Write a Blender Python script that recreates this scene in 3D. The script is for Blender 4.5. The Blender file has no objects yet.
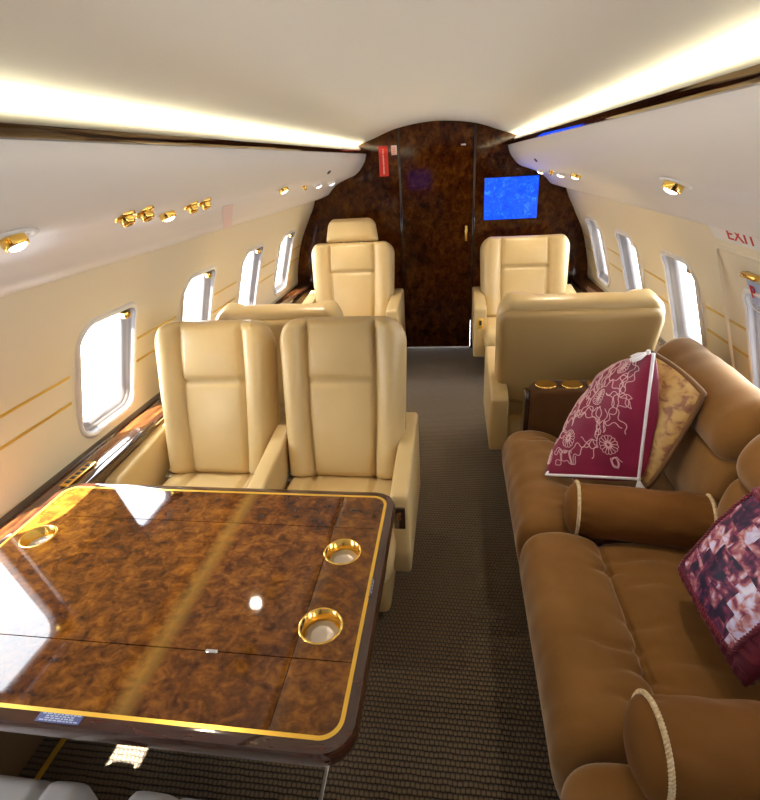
import bpy, bmesh, math, random
from mathutils import Vector, Matrix, noise
random.seed(7)
C = bpy.context.scene.collection
PI = math.pi
D = 4.29            # front bulkhead
YB = -1.9           # rear end of the cabin behind the camera

# ------------------------------------------------------------------ helpers
def link(o, parent=None):
    C.objects.link(o)
    if parent is not None: o.parent = parent
    return o

def mk(name, verts, faces, mat, parent=None, smooth=True, tf=None, sharp=None):
    me = bpy.data.meshes.new(name)
    if tf is not None: verts = [tf @ Vector(v) for v in verts]
    me.from_pydata([tuple(v) for v in verts], [], faces)
    bm = bmesh.new(); bm.from_mesh(me)
    bmesh.ops.recalc_face_normals(bm, faces=bm.faces)
    bm.to_mesh(me); bm.free()
    if smooth:
        for p in me.polygons: p.use_smooth = True
        if sharp: me.set_sharp_from_angle(angle=math.radians(sharp))
    me.materials.append(mat)
    return link(bpy.data.objects.new(name, me), parent)

class MB:
    """collects several pieces into one mesh"""
    def __init__(s): s.v = []; s.f = []
    def add(s, vf, tf=None):
        v, f = vf; n = len(s.v)
        s.v += [tuple(tf @ Vector(p)) if tf is not None else tuple(p) for p in v]
        s.f += [tuple(i + n for i in q) for q in f]; return s
    def build(s, name, mat, parent=None, smooth=True, tf=None, sharp=40):
        return mk(name, s.v, s.f, mat, parent, smooth, tf, sharp)

def T(x=0, y=0, z=0): return Matrix.Translation((x, y, z))
def RX(a): return Matrix.Rotation(a, 4, 'X')
def RY(a): return Matrix.Rotation(a, 4, 'Y')
def RZ(a): return Matrix.Rotation(a, 4, 'Z')

def loft(rings, close=True, caps=True):
    n = len(rings[0]); v = [tuple(p) for r in rings for p in r]; f = []
    for i in range(len(rings) - 1):
        for j in range(n if close else n - 1):
            k = (j + 1) % n
            f.append((i*n+j, i*n+k, (i+1)*n+k, (i+1)*n+j))
    if caps:
        f.append(tuple(range(n))); f.append(tuple((len(rings)-1)*n + j for j in range(n)))
    return v, f

def rbox(sx, sy, sz, r=.01, seg=3, tf=None):
    bm = bmesh.new(); bmesh.ops.create_cube(bm, size=1)
    for q in bm.verts: q.co = (q.co.x*sx, q.co.y*sy, q.co.z*sz)
    r = min(r, .49*min(sx, sy, sz))
    if r > 0: bmesh.ops.bevel(bm, geom=bm.edges[:], offset=r, segments=seg, profile=.5, affect='EDGES')
    bm.verts.index_update()
    v = [tuple(tf @ q.co) if tf is not None else tuple(q.co) for q in bm.verts]
    f = [tuple(q.index for q in p.verts) for p in bm.faces]; bm.free()
    return v, f

def box(x0, x1, y0, y1, z0, z1, r=.006, seg=2):
    return rbox(x1-x0, y1-y0, z1-z0, r, seg, T((x0+x1)/2, (y0+y1)/2, (z0+z1)/2))

def prism(pts, axis, a, b, r=.01, seg=3):
    """outline of 2-D points extruded along an axis from a to b with rounded edges"""
    bm = bmesh.new()
    def P(p, t): return {'x': (t, p[0], p[1]), 'y': (p[0], t, p[1]), 'z': (p[0], p[1], t)}[axis]
    A = [bm.verts.new(P(p, a)) for p in pts]; B = [bm.verts.new(P(p, b)) for p in pts]
    n = len(pts)
    bm.faces.new(A); bm.faces.new(B[::-1])
    for i in range(n): bm.faces.new((A[i], B[i], B[(i+1) % n], A[(i+1) % n]))
    bmesh.ops.recalc_face_normals(bm, faces=bm.faces)
    if r > 0: bmesh.ops.bevel(bm, geom=bm.edges[:], offset=r, segments=seg, profile=.5, affect='EDGES', clamp_overlap=True)
    bm.verts.index_update()
    v = [tuple(q.co) for q in bm.verts]; f = [tuple(q.index for q in p.verts) for p in bm.faces]; bm.free()
    return v, f

def tube(path, r, n=8, closed=False, twist=0):
    path = [Vector(p) for p in path]; m = len(path); rings = []; up = Vector((0, 0, 1)); prev = None
    for i, p in enumerate(path):
        if closed: t = path[(i+1) % m] - path[i-1]
        else: t = path[min(i+1, m-1)] - path[max(i-1, 0)]
        t.normalize()
        if prev is None:
            a = t.cross(up)
            if a.length < 1e-3: a = t.cross(Vector((1, 0, 0)))
        else: a = prev - t*prev.dot(t)
        a.normalize(); prev = a; b = t.cross(a)
        rr = r(i/(m-1)) if callable(r) else r
        rings.append([p + rr*(math.cos(2*PI*k/n)*a + math.sin(2*PI*k/n)*b) for k in range(n)])
    if closed: rings.append(rings[0])
    return loft(rings, True, not closed)

def rope(path, r, strands=2, closed=True, turns=60):
    """twisted cord: strands wound around a path"""
    out = MB(); path = [Vector(p) for p in path]; m = len(path)
    c = sum(path, Vector())/m
    for s in range(strands):
        pts = []
        for i, p in enumerate(path):
            t = (path[(i+1) % m] - path[i-1]).normalized()
            a = (p - c); a -= t*a.dot(t); a.normalize(); b = t.cross(a)
            ph = 2*PI*turns*i/m + 2*PI*s/strands
            pts.append(p + .55*r*(math.cos(ph)*a + math.sin(ph)*b))
        out.add(tube(pts, r*.62, 6, closed))
    return out

def disc(r, h, n=24, tf=None, r2=None):
    rr = [(0, 0), (r, 0), (r2 or r, h), (0, h)]
    return lathe(rr, n, tf)

def lathe(prof, n=24, tf=None):
    v = []; f = []; m = len(prof)
    for k in range(n):
        a = 2*PI*k/n
        for (r, z) in prof: v.append((r*math.cos(a), r*math.sin(a), z))
    for k in range(n):
        for i in range(m-1):
            a, b = k*m+i, k*m+i+1; c, d = ((k+1) % n)*m+i+1, ((k+1) % n)*m+i
            f.append((a, b, c, d))
    bm = bmesh.new(); vs = [bm.verts.new(p) for p in v]
    for q in f: bm.faces.new([vs[i] for i in q])
    bmesh.ops.remove_doubles(bm, verts=bm.verts, dist=1e-6)
    bmesh.ops.dissolve_degenerate(bm, dist=1e-6, edges=bm.edges[:])
    bm.verts.index_update()
    v = [tuple(tf @ q.co) if tf is not None else tuple(q.co) for q in bm.verts]
    f = [tuple(q.index for q in p.verts) for p in bm.faces]; bm.free()
    return v, f

def rrect(hx, hy, r, n=8, cx=0, cy=0):
    """outline of a rounded rectangle, counter-clockwise"""
    out = []
    for (sx, sy, a0) in ((1, 1, 0), (-1, 1, 90), (-1, -1, 180), (1, -1, 270)):
        for i in range(n+1):
            a = math.radians(a0 + 90*i/n)
            out.append((cx + sx*(hx-r) + r*math.cos(a), cy + sy*(hy-r) + r*math.sin(a)))
    return out

def smooth_curve(pts, k=5, closed=False):
    pts = [Vector(p) for p in pts]; n = len(pts); out = []
    for i in range(n if closed else n-1):
        if closed: p0, p1, p2, p3 = pts[i-1], pts[i], pts[(i+1) % n], pts[(i+2) % n]
        else: p0, p1, p2, p3 = pts[max(i-1, 0)], pts[i], pts[i+1], pts[min(i+2, n-1)]
        for j in range(k):
            t = j/k
            out.append(.5*((2*p1) + (p2-p0)*t + (2*p0-5*p1+4*p2-p3)*t*t + (3*p1-p0-3*p2+p3)*t**3))
    if not closed: out.append(pts[-1])
    return out

def thing(name, label, cat, loc=(0, 0, 0), rz=0, group=None):
    o = bpy.data.objects.new(name, None); o.empty_display_size = .1; C.objects.link(o)
    o.location = loc; o.rotation_euler = (0, 0, rz)
    return tag(o, label, cat, group)

def tag(o, label, cat, group=None):
    o['label'] = label; o['category'] = cat
    if group: o['group'] = group
    return o

def struct(o, label=None):
    o['kind'] = 'structure'
    if label: o['label'] = label
    return o

# ------------------------------------------------------------------ materials
def pm(name, col, rough=.5, metal=0, coat=0, sheen=0, spec=.5, bump=None, bscale=200, bstr=.2, bdist=.002, emit=None, es=0):
    m = bpy.data.materials.new(name); m.use_nodes = True
    nt = m.node_tree; b = nt.nodes['Principled BSDF']
    b.inputs['Base Color'].default_value = (*col, 1); b.inputs['Roughness'].default_value = rough
    b.inputs['Metallic'].default_value = metal; b.inputs['Coat Weight'].default_value = coat
    b.inputs['Coat Roughness'].default_value = .04
    b.inputs['Specular IOR Level'].default_value = spec
    b.inputs['Sheen Weight'].default_value = sheen; b.inputs['Sheen Roughness'].default_value = .35
    if emit: b.inputs['Emission Color'].default_value = (*emit, 1); b.inputs['Emission Strength'].default_value = es
    if bump:
        tc = nt.nodes.new('ShaderNodeTexCoord'); bp = nt.nodes.new('ShaderNodeBump')
        bp.inputs['Strength'].default_value = bstr; bp.inputs['Distance'].default_value = bdist
        if bump == 'noise':
            t = nt.nodes.new('ShaderNodeTexNoise'); t.inputs['Scale'].default_value = bscale; t.inputs['Detail'].default_value = 3
            out = t.outputs['Fac']
        else:
            t = nt.nodes.new('ShaderNodeTexVoronoi'); t.inputs['Scale'].default_value = bscale; out = t.outputs['Distance']
        nt.links.new(tc.outputs['Object'], t.inputs['Vector']); nt.links.new(out, bp.inputs['Height'])
        nt.links.new(bp.outputs['Normal'], b.inputs['Normal'])
    return m

def N(m, typ, **kw):
    n = m.node_tree.nodes.new(typ)
    for k, v in kw.items():
        if k in n.inputs: n.inputs[k].default_value = v
        else: setattr(n, k, v)
    return n

def L(m, a, b): m.node_tree.links.new(a, b)

def ramp(m, stops, interp='LINEAR'):
    r = m.node_tree.nodes.new('ShaderNodeValToRGB'); e = r.color_ramp.elements; r.color_ramp.interpolation = interp
    while len(e) < len(stops): e.new(.5)
    for i, (p, c) in enumerate(stops): e[i].position = p; e[i].color = (*c, 1)
    return r

def variation(m, scale, lo, hi, detail=4, vec='Object', rough=.5):
    """mottled colour between two tones of the same material"""
    b = m.node_tree.nodes['Principled BSDF']
    tc = N(m, 'ShaderNodeTexCoord'); t = N(m, 'ShaderNodeTexNoise', Scale=scale, Detail=detail, Roughness=rough)
    L(m, tc.outputs[vec], t.inputs['Vector'])
    r = ramp(m, [(.3, lo), (.7, hi)]); L(m, t.outputs['Fac'], r.inputs['Fac']); L(m, r.outputs['Color'], b.inputs['Base Color'])
    return m

def burl(name, stops, scale=9, rough=.1, coat=.6, figure=None, stretch=(1, 1, 1), distort=1.2, big=3.0):
    m = pm(name, (.1, .03, .01), rough, coat=coat)
    b = m.node_tree.nodes['Principled BSDF']
    tc = N(m, 'ShaderNodeTexCoord'); mp = N(m, 'ShaderNodeMapping'); mp.inputs['Scale'].default_value = stretch
    L(m, tc.outputs['Object'], mp.inputs['Vector'])
    n1 = N(m, 'ShaderNodeTexNoise', Scale=scale, Detail=8, Roughness=.62, Distortion=distort)
    n2 = N(m, 'ShaderNodeTexNoise', Scale=big, Detail=3, Roughness=.5, Distortion=.6)
    n3 = N(m, 'ShaderNodeTexVoronoi', Scale=scale*3.2); n3.feature = 'SMOOTH_F1'
    for n in (n1, n2, n3): L(m, mp.outputs['Vector'], n.inputs['Vector'])
    a = N(m, 'ShaderNodeMath', operation='MULTIPLY_ADD'); L(m, n1.outputs['Fac'], a.inputs[0]); a.inputs[1].default_value = 1.5
    c = N(m, 'ShaderNodeMath', operation='MULTIPLY_ADD'); L(m, n2.outputs['Fac'], c.inputs[0]); c.inputs[1].default_value = .7; c.inputs[2].default_value = -.62
    L(m, c.outputs[0], a.inputs[2])
    d = N(m, 'ShaderNodeMath', operation='MULTIPLY_ADD'); L(m, n3.outputs['Distance'], d.inputs[0]); d.inputs[1].default_value = -.22; L(m, a.outputs[0], d.inputs[2])
    r = ramp(m, stops); L(m, d.outputs[0], r.inputs['Fac'])
    col = r.outputs['Color']
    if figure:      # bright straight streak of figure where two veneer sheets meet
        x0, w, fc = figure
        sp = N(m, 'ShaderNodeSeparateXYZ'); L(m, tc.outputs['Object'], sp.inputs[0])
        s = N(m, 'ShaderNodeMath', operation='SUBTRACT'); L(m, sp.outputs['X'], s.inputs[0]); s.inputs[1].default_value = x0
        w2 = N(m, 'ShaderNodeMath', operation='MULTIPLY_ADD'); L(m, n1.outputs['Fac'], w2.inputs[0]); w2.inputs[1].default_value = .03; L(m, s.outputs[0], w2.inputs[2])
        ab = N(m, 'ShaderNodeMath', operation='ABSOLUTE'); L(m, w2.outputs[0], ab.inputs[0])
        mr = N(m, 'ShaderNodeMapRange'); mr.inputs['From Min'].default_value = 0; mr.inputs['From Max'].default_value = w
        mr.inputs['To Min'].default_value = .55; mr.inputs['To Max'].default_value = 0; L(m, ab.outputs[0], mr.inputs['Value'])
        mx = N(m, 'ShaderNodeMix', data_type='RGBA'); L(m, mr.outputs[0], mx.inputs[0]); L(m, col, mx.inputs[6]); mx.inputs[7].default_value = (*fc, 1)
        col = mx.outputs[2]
    L(m, col, b.inputs['Base Color'])
    return m

M = {}
M['ceiling'] = pm('ceiling suede', (.86, .83, .73), .8, bump='noise', bscale=500, bstr=.05)
M['psu'] = pm('overhead panel', (.80, .75, .70), .42, bump='noise', bscale=400, bstr=.03)
M['wall'] = pm('cream sidewall', (.80, .71, .53), .55, bump='noise', bscale=500, bstr=.05)
M['bezel'] = pm('window surround', (.80, .76, .70), .3)
M['reveal'] = pm('grey window liner', (.165, .15, .15), .4)
M['leather'] = variation(pm('cream leather', (.72, .57, .36), .34, bump='voronoi', bscale=420, bstr=.12, bdist=.001), 6, (.59, .43, .195), (.63, .465, .225))
M['leather_pale'] = pm('pale grey leather', (.46, .43, .41), .45, bump='voronoi', bscale=420, bstr=.12, bdist=.001)
M['shell'] = pm('tan seat shell', (.50, .345, .14), .5, bump='voronoi', bscale=420, bstr=.12, bdist=.001)
M['gold'] = pm('polished gold', (.95, .62, .16), .18, 1)
M['inlay'] = pm('gold inlay', (.85, .52, .07), .3, .6)
M['stripe'] = pm('gold stripe', (.66, .42, .06), .32, .3)
M['silver'] = pm('brushed steel', (.62, .62, .64), .3, 1)
M['chrome'] = pm('chrome strip', (.75, .8, .85), .12, 1)
M['black'] = pm('black plastic', (.012, .012, .014), .3)
M['coaster'] = pm('silver coaster', (.66, .58, .50), .35, .6)
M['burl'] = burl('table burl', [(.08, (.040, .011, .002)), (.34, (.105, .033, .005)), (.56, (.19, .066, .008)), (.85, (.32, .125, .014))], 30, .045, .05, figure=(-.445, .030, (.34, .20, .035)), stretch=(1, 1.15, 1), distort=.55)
M['edge'] = burl('mahogany edge', [(.1, (.022, .006, .004)), (.8, (.075, .024, .014))], 5, .08, .9, stretch=(1.5, 6, 6))
M['bulk'] = burl('bulkhead burl', [(.10, (.018, .003, .001)), (.40, (.055, .014, .002)), (.66, (.105, .032, .005)), (.92, (.17, .062, .011))], 22, .07, .0, stretch=(1, 1, .8), distort=.5)
M['bulk'].node_tree.nodes['Principled BSDF'].inputs['Specular IOR Level'].default_value = .22
M['darkwood'] = burl('dark gloss veneer', [(.1, (.012, .004, .003)), (.8, (.055, .019, .009))], 7, .05, .9, stretch=(3, .6, 3))
M['ledgewood'] = burl('side ledge veneer', [(.1, (.03, .009, .004)), (.55, (.13, .045, .012)), (.95, (.28, .11, .03))], 9, .06, .9, stretch=(3, .5, 3))
M['dado'] = pm('tan lower side panel', (.46, .34, .19), .55, bump='noise', bscale=300, bstr=.1)
M['fascia'] = pm('brown side panel', (.17, .10, .045), .6, bump='noise', bscale=300, bstr=.1)
M['led'] = pm('cove lamp', (1, 1, 1), .5, emit=(1, .91, .64), es=26)
M['lens'] = pm('lamp lens', (1, 1, 1), .4, emit=(1, .93, .8), es=5)
M['white'] = pm('white plastic', (.82, .79, .76), .35)
M['red'] = pm('red placard', (.68, .025, .012), .45, bump='noise', bscale=60, bstr=.05)
M['redink'] = pm('red lettering', (.62, .03, .04), .5)
M['ink'] = pm('pale lettering', (.75, .62, .58), .5)
M['blueplate'] = pm('pale blue plate', (.42, .50, .72), .3)
M['tableplate'] = pm('blue etched plate', (.07, .09, .24), .3)
M['blueink'] = pm('dark plate lettering', (.07, .09, .22), .5)
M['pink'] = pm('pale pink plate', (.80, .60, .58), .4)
M['cord'] = variation(pm('beige cord', (.7, .55, .33), .8), 120, (.48, .34, .17), (.72, .57, .34))
M['whitecord'] = pm('white cord', (.78, .76, .80), .6)
M['browncord'] = pm('brown cord', (.16, .075, .022), .75, sheen=.3)
M['embroid'] = pm('silver embroidery', (.66, .42, .44), .4)

def velvet(name, lo, hi, sheen=.55):
    m = pm(name, lo, .9, sheen=sheen, spec=.15)
    b = m.node_tree.nodes['Principled BSDF']; b.inputs['Sheen Tint'].default_value = (1, .80, .62, 1)
    tc = N(m, 'ShaderNodeTexCoord'); n = N(m, 'ShaderNodeTexNoise', Scale=5, Detail=5, Roughness=.6)
    n2 = N(m, 'ShaderNodeTexNoise', Scale=260, Detail=2)
    L(m, tc.outputs['Object'], n.inputs['Vector']); L(m, tc.outputs['Object'], n2.inputs['Vector'])
    r = ramp(m, [(.3, lo), (.7, hi)]); L(m, n.outputs['Fac'], r.inputs['Fac']); L(m, r.outputs['Color'], b.inputs['Base Color'])
    bp = N(m, 'ShaderNodeBump', Strength=.25, Distance=.002); L(m, n2.outputs['Fac'], bp.inputs['Height']); L(m, bp.outputs['Normal'], b.inputs['Normal'])
    return m
M['velvet'] = velvet('brown mohair velvet', (.175, .081, .020), (.245, .117, .032), .85)
M['velvet_dark'] = velvet('brown sofa upholstery', (.075, .03, .009), (.10, .042, .013), .3)
M['bolster'] = velvet('brown bolster cloth', (.15, .062, .013), (.19, .08, .018), .2)

# carpet: rows of woven loops
m = pm('woven carpet', (.1, .07, .05), .95, spec=.1, sheen=.35)
b = m.node_tree.nodes['Principled BSDF']
tc = N(m, 'ShaderNodeTexCoord')
wob = N(m, 'ShaderNodeTexNoise', Scale=28, Detail=1); L(m, tc.outputs['Object'], wob.inputs['Vector'])
wm = N(m, 'ShaderNodeVectorMath', operation='MULTIPLY_ADD'); L(m, wob.outputs['Color'], wm.inputs[0]); wm.inputs[1].default_value = (.007, .007, 0); L(m, tc.outputs['Object'], wm.inputs[2])
def mth(m, op, a, b_=None, c=None):
    n = N(m, 'ShaderNodeMath', operation=op)
    for i, q in enumerate((a, b_, c)):
        if q is None: continue
        if hasattr(q, 'links'): L(m, q, n.inputs[i])
        else: n.inputs[i].default_value = q
    return n.outputs[0]
sp = N(m, 'ShaderNodeSeparateXYZ'); L(m, wm.outputs[0], sp.inputs[0])
vy = mth(m, 'DIVIDE', sp.outputs['Y'], .0165); row = mth(m, 'FLOOR', vy)
fy = mth(m, 'MULTIPLY', mth(m, 'ABSOLUTE', mth(m, 'SUBTRACT', mth(m, 'FRACT', vy), .5)), 2.0)
ux = mth(m, 'MULTIPLY_ADD', row, .5, mth(m, 'DIVIDE', sp.outputs['X'], .0135))
fx = mth(m, 'MULTIPLY', mth(m, 'ABSOLUTE', mth(m, 'SUBTRACT', mth(m, 'FRACT', ux), .5)), 2.0)
hgt = mth(m, 'MULTIPLY', mth(m, 'SUBTRACT', 1.0, mth(m, 'POWER', fy, 3.5)), mth(m, 'SUBTRACT', 1.0, mth(m, 'MULTIPLY', mth(m, 'POWER', fx, 5.0), .7)))
rc = ramp(m, [(0, (.006, .003, .002)), (.5, (.07, .047, .028)), (1, (.225, .165, .10))]); L(m, hgt, rc.inputs['Fac'])
fz = N(m, 'ShaderNodeTexNoise', Scale=420, Detail=2); L(m, tc.outputs['Object'], fz.inputs['Vector'])
mx = N(m, 'ShaderNodeMix', data_type='RGBA', blend_type='MULTIPLY'); mx.inputs[0].default_value = .45
L(m, rc.outputs['Color'], mx.inputs[6]); L(m, fz.outputs['Color'], mx.inputs[7]); L(m, mx.outputs[2], b.inputs['Base Color'])
bp = N(m, 'ShaderNodeBump', Strength=.7, Distance=.006); L(m, hgt, bp.inputs['Height']); L(m, bp.outputs['Normal'], b.inputs['Normal'])
M['carpet'] = m

# thin window pane: clear with a slight sheen
m = bpy.data.materials.new('window pane'); m.use_nodes = True; nt = m.node_tree; nt.nodes.clear()
o = N(m, 'ShaderNodeOutputMaterial'); mixs = N(m, 'ShaderNodeMixShader'); tr = N(m, 'ShaderNodeBsdfTransparent'); gl = N(m, 'ShaderNodeBsdfGlossy', Roughness=.02)
fr = N(m, 'ShaderNodeValue'); fr.outputs[0].default_value = .05; tr.inputs[0].default_value = (.96, .98, 1, 1)
L(m, fr.outputs[0], mixs.inputs[0]); L(m, tr.outputs[0], mixs.inputs[1]); L(m, gl.outputs[0], mixs.inputs[2]); L(m, mixs.outputs[0], o.inputs[0])
M['pane'] = m

# lit blue screen
m = pm('lit blue screen', (.01, .02, .1), .5, spec=.15)
b = m.node_tree.nodes['Principled BSDF']
tc = N(m, 'ShaderNodeTexCoord'); n = N(m, 'ShaderNodeTexNoise', Scale=30, Detail=5, Roughness=.7, Distortion=1.5); L(m, tc.outputs['Object'], n.inputs['Vector'])
r = ramp(m, [(.35, (.003, .035, .80)), (.55, (.006, .075, .98)), (.72, (.05, .25, 1))]); L(m, n.outputs['Fac'], r.inputs['Fac'])
L(m, r.outputs['Color'], b.inputs['Emission Color']); b.inputs['Emission Strength'].default_value = 1.0
M['screen'] = m

# burgundy silk, damask, collage print
M['silk'] = variation(pm('burgundy silk', (.2, .01, .04), .42, sheen=.3), 7, (.17, .007, .032), (.25, .014, .055))
M['velour'] = variation(pm('burgundy velour', (.13, .006, .02), .7, sheen=.25), 9, (.10, .004, .016), (.19, .009, .03))
m = pm('gold damask', (.4, .25, .1), .5, sheen=.2)
b = m.node_tree.nodes['Principled BSDF']
tc = N(m, 'ShaderNodeTexCoord'); n = N(m, 'ShaderNodeTexNoise', Scale=32, Detail=4, Roughness=.5, Distortion=.5); L(m, tc.outputs['Object'], n.inputs['Vector'])
r = ramp(m, [(.40, (.52, .33, .11)), (.52, (.44, .25, .085)), (.60, (.27, .12, .055)), (.75, (.22, .085, .045))]); L(m, n.outputs['Fac'], r.inputs['Fac']); L(m, r.outputs['Color'], b.inputs['Base Color'])
M['damask'] = m
m = pm('collage print', (.4, .2, .3), .6)
b = m.node_tree.nodes['Principled BSDF']
uv = N(m, 'ShaderNodeUVMap'); mp = N(m, 'ShaderNodeMapping'); mp.inputs['Scale'].default_value = (1, 1, 1); L(m, uv.outputs[0], mp.inputs[0])
br = N(m, 'ShaderNodeTexBrick', Scale=1); br.offset = .37
for k, v in {'Mortar Size': .0, 'Brick Width': .165, 'Row Height': .14}.items(): br.inputs[k].default_value = v
br.inputs['Color1'].default_value = (0, 0, 0, 1); br.inputs['Color2'].default_value = (1, 1, 1, 1); L(m, mp.outputs[0], br.inputs['Vector'])
n = N(m, 'ShaderNodeTexNoise', Scale=9, Detail=2.5, Roughness=.5, Distortion=.7); L(m, mp.outputs[0], n.inputs['Vector'])
n.noise_dimensions = '4D'; wv = N(m, 'ShaderNodeMath', operation='MULTIPLY'); L(m, br.outputs['Color'], wv.inputs[0]); wv.inputs[1].default_value = 40; L(m, wv.outputs[0], n.inputs['W'])
pal = ramp(m, [(0, (.006, .004, .02)), (.38, (.012, .008, .04)), (.46, (.06, .010, .05)), (.54, (.22, .03, .10)), (.60, (.42, .15, .16)), (.645, (.55, .30, .34)), (.70, (.62, .56, .80)), (.85, (.78, .78, .92))])
ad = N(m, 'ShaderNodeMath', operation='MULTIPLY_ADD'); L(m, br.outputs['Color'], ad.inputs[0]); ad.inputs[1].default_value = .34; 
ad2 = N(m, 'ShaderNodeMath', operation='SUBTRACT'); L(m, n.outputs['Fac'], ad2.inputs[0]); ad2.inputs[1].default_value = .13; L(m, ad2.outputs[0], ad.inputs[2])
L(m, ad.outputs[0], pal.inputs['Fac']); L(m, pal.outputs['Color'], b.inputs['Base Color'])
M['collage'] = m

# ------------------------------------------------------------------ cabin cross-section (half, x >= 0)
CEIL = smooth_curve([(-.615, 1.652), (-.465, 1.700), (-.36, 1.737), (-.27, 1.760), (-.14, 1.779), (0, 1.787), (.14, 1.779), (.27, 1.760), (.36, 1.737), (.465, 1.700), (.615, 1.652)], 4)
PSU = smooth_curve([(.535, 1.597), (.555, 1.537), (.60, 1.478), (.64, 1.449), (.69, 1.431), (.78, 1.394), (.832, 1.352), (.872, 1.313), (.963, 1.283)], 5)
WALL = smooth_curve([(.975, 1.30), (1.005, 1.217), (1.04, 1.155), (1.08, 1.075), (1.11, 1.02), (1.147, .93), (1.172, .84), (1.198, .73), (1.211, .623), (1.214, .55)], 8)
DADO = [(1.205, .60), (1.19, .45), (1.15, .25), (1.09, .0), (1.09, -.03)]

def wall_x(z):
    for a, b in zip(WALL, WALL[1:]):
        if b[1] <= z <= a[1]:
            t = (z-a[1])/(b[1]-a[1]); return a[0] + t*(b[0]-a[0])
    return WALL[-1][0] if z < WALL[-1][1] else WALL[0][0]

def wall_pt(s, y, z, h=0):
    """point on the sidewall; h > 0 towards the cabin"""
    x = wall_x(z); dx = (wall_x(z+.01) - wall_x(z-.01))/.02
    n = Vector((-1, 0, dx)).normalized()      # inward normal for the +x wall
    return Vector((s*(x + n.x*h), y, z + n.z*h))

def psu_pt(s, y, x, h=0):
    for a, b in zip(PSU, PSU[1:]):
        if a[0] <= x <= b[0]:
            t = (x-a[0])/(b[0]-a[0]); z = a[1] + t*(b[1]-a[1])
            d = Vector((b[0]-a[0], b[1]-a[1])).normalized(); n = Vector((d.y, -d.x))   # inward and down
            if n.y > 0: n = -n
            return Vector((s*(x + n.x*h), y, z + n.y*h)), Vector((s*n.x, 0, n.y))

WIN = [1.615 + .729*n for n in range(-4, 4)]
WZ = .88

def sweep(profile, y0, y1, ny=2):
    return loft([[(p[0], y0 + (y1-y0)*i/ny, p[1]) for p in profile] for i in range(ny+1)], False, False)

# ceiling, floor
ceil = mk('ceiling', *sweep(CEIL, YB, D+.02, 4), M['ceiling']); struct(ceil)
for s in (-1, 1):      # outer strip above the lamp trough
    mk('trough', *sweep([(s*.615, 1.652), (s*.66, 1.636), (s*.70, 1.60), (s*.72, 1.50), (s*.69, 1.431)], YB, D+.02, 2), M['ceiling'], ceil)
floor = mk('floor', *rbox(2.5, D+.05-YB, .04, 0, 1, T(0, (D+.05+YB)/2, -.02)), M['carpet'], smooth=False); struct(floor)

# sidewalls with window openings
def wall(s):
    mb = MB(); zs_hi = [1.30, 1.25, 1.20, 1.165, 1.13]; zs_lo = [.635, .60, .56]
    nz = 12; zc = [1.13 + (.635-1.13)*i/nz for i in range(nz+1)]
    hy = .21
    ys = [YB]
    for c in WIN: ys += [c-hy, c+hy]
    ys.append(D+.02)
    P = lambda y, z: wall_pt(s, y, z)
    def quad_grid(Y, Z):
        mb.add(loft([[P(y, z) for z in Z] for y in Y], False, False))
    Yall = []
    for i, y in enumerate(ys[:-1]):
        w = ys[i+1]-y; k = 8 if i % 2 else 2
        Yall += [y + w*j/k for j in range(k)]
    Yall.append(ys[-1])
    quad_grid(Yall, zs_hi); quad_grid(Yall, zs_lo)
    for i in range(0, len(ys), 2): quad_grid([ys[i] + (ys[i+1]-ys[i])*j/2 for j in range(3)], zc)
    for c in WIN:
        Y = [c-hy + 2*hy*j/8 for j in range(9)]
        border = [(y, zc[0]) for y in Y] + [(Y[-1], z) for z in zc[1:]] + [(y, zc[-1]) for y in Y[::-1][1:]] + [(Y[0], z) for z in zc[::-1][1:-1]]
        hx_, hz_, r = .160, .212, .062
        hole = []
        zm = (zc[0]+zc[-1])/2
        for (y, z) in border:
            dx, dz = (y-c)/hy*hx_, (z-zm)/((zc[0]-zc[-1])/2)*hz_
            qx, qz = max(abs(dx)-(hx_-r), 0), max(abs(dz)-(hz_-r), 0); q = math.hypot(qx, qz)
            if q > r:
                dx = math.copysign(hx_-r + qx*r/q, dx); dz = math.copysign(hz_-r + qz*r/q, dz)
            hole.append((c+dx, WZ+dz))
        rings = [[P(*p) for p in border], [P(*((p[0]+q[0])/2, (p[1]+q[1])/2)) for p, q in zip(border, hole)], [P(*q) for q in hole]]
        mb.add(loft(rings, True, False))
    name = 'wall_left' if s < 0 else 'wall_right'
    w = struct(mb.build(name, M['wall'], sharp=None))
    p = mk('overhead_panel', *sweep([(s*a[0], a[1]) for a in PSU] + [(s*1.0, 1.31)], YB, D+.02, 4), M['psu'], w)
    d = mk('dado_panel', *sweep([(s*a[0], a[1]) for a in smooth_curve(DADO, 3)], YB, D+.02, 2), M['dado'], w)
    return w
walls = {s: wall(s) for s in (-1, 1)}

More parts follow.
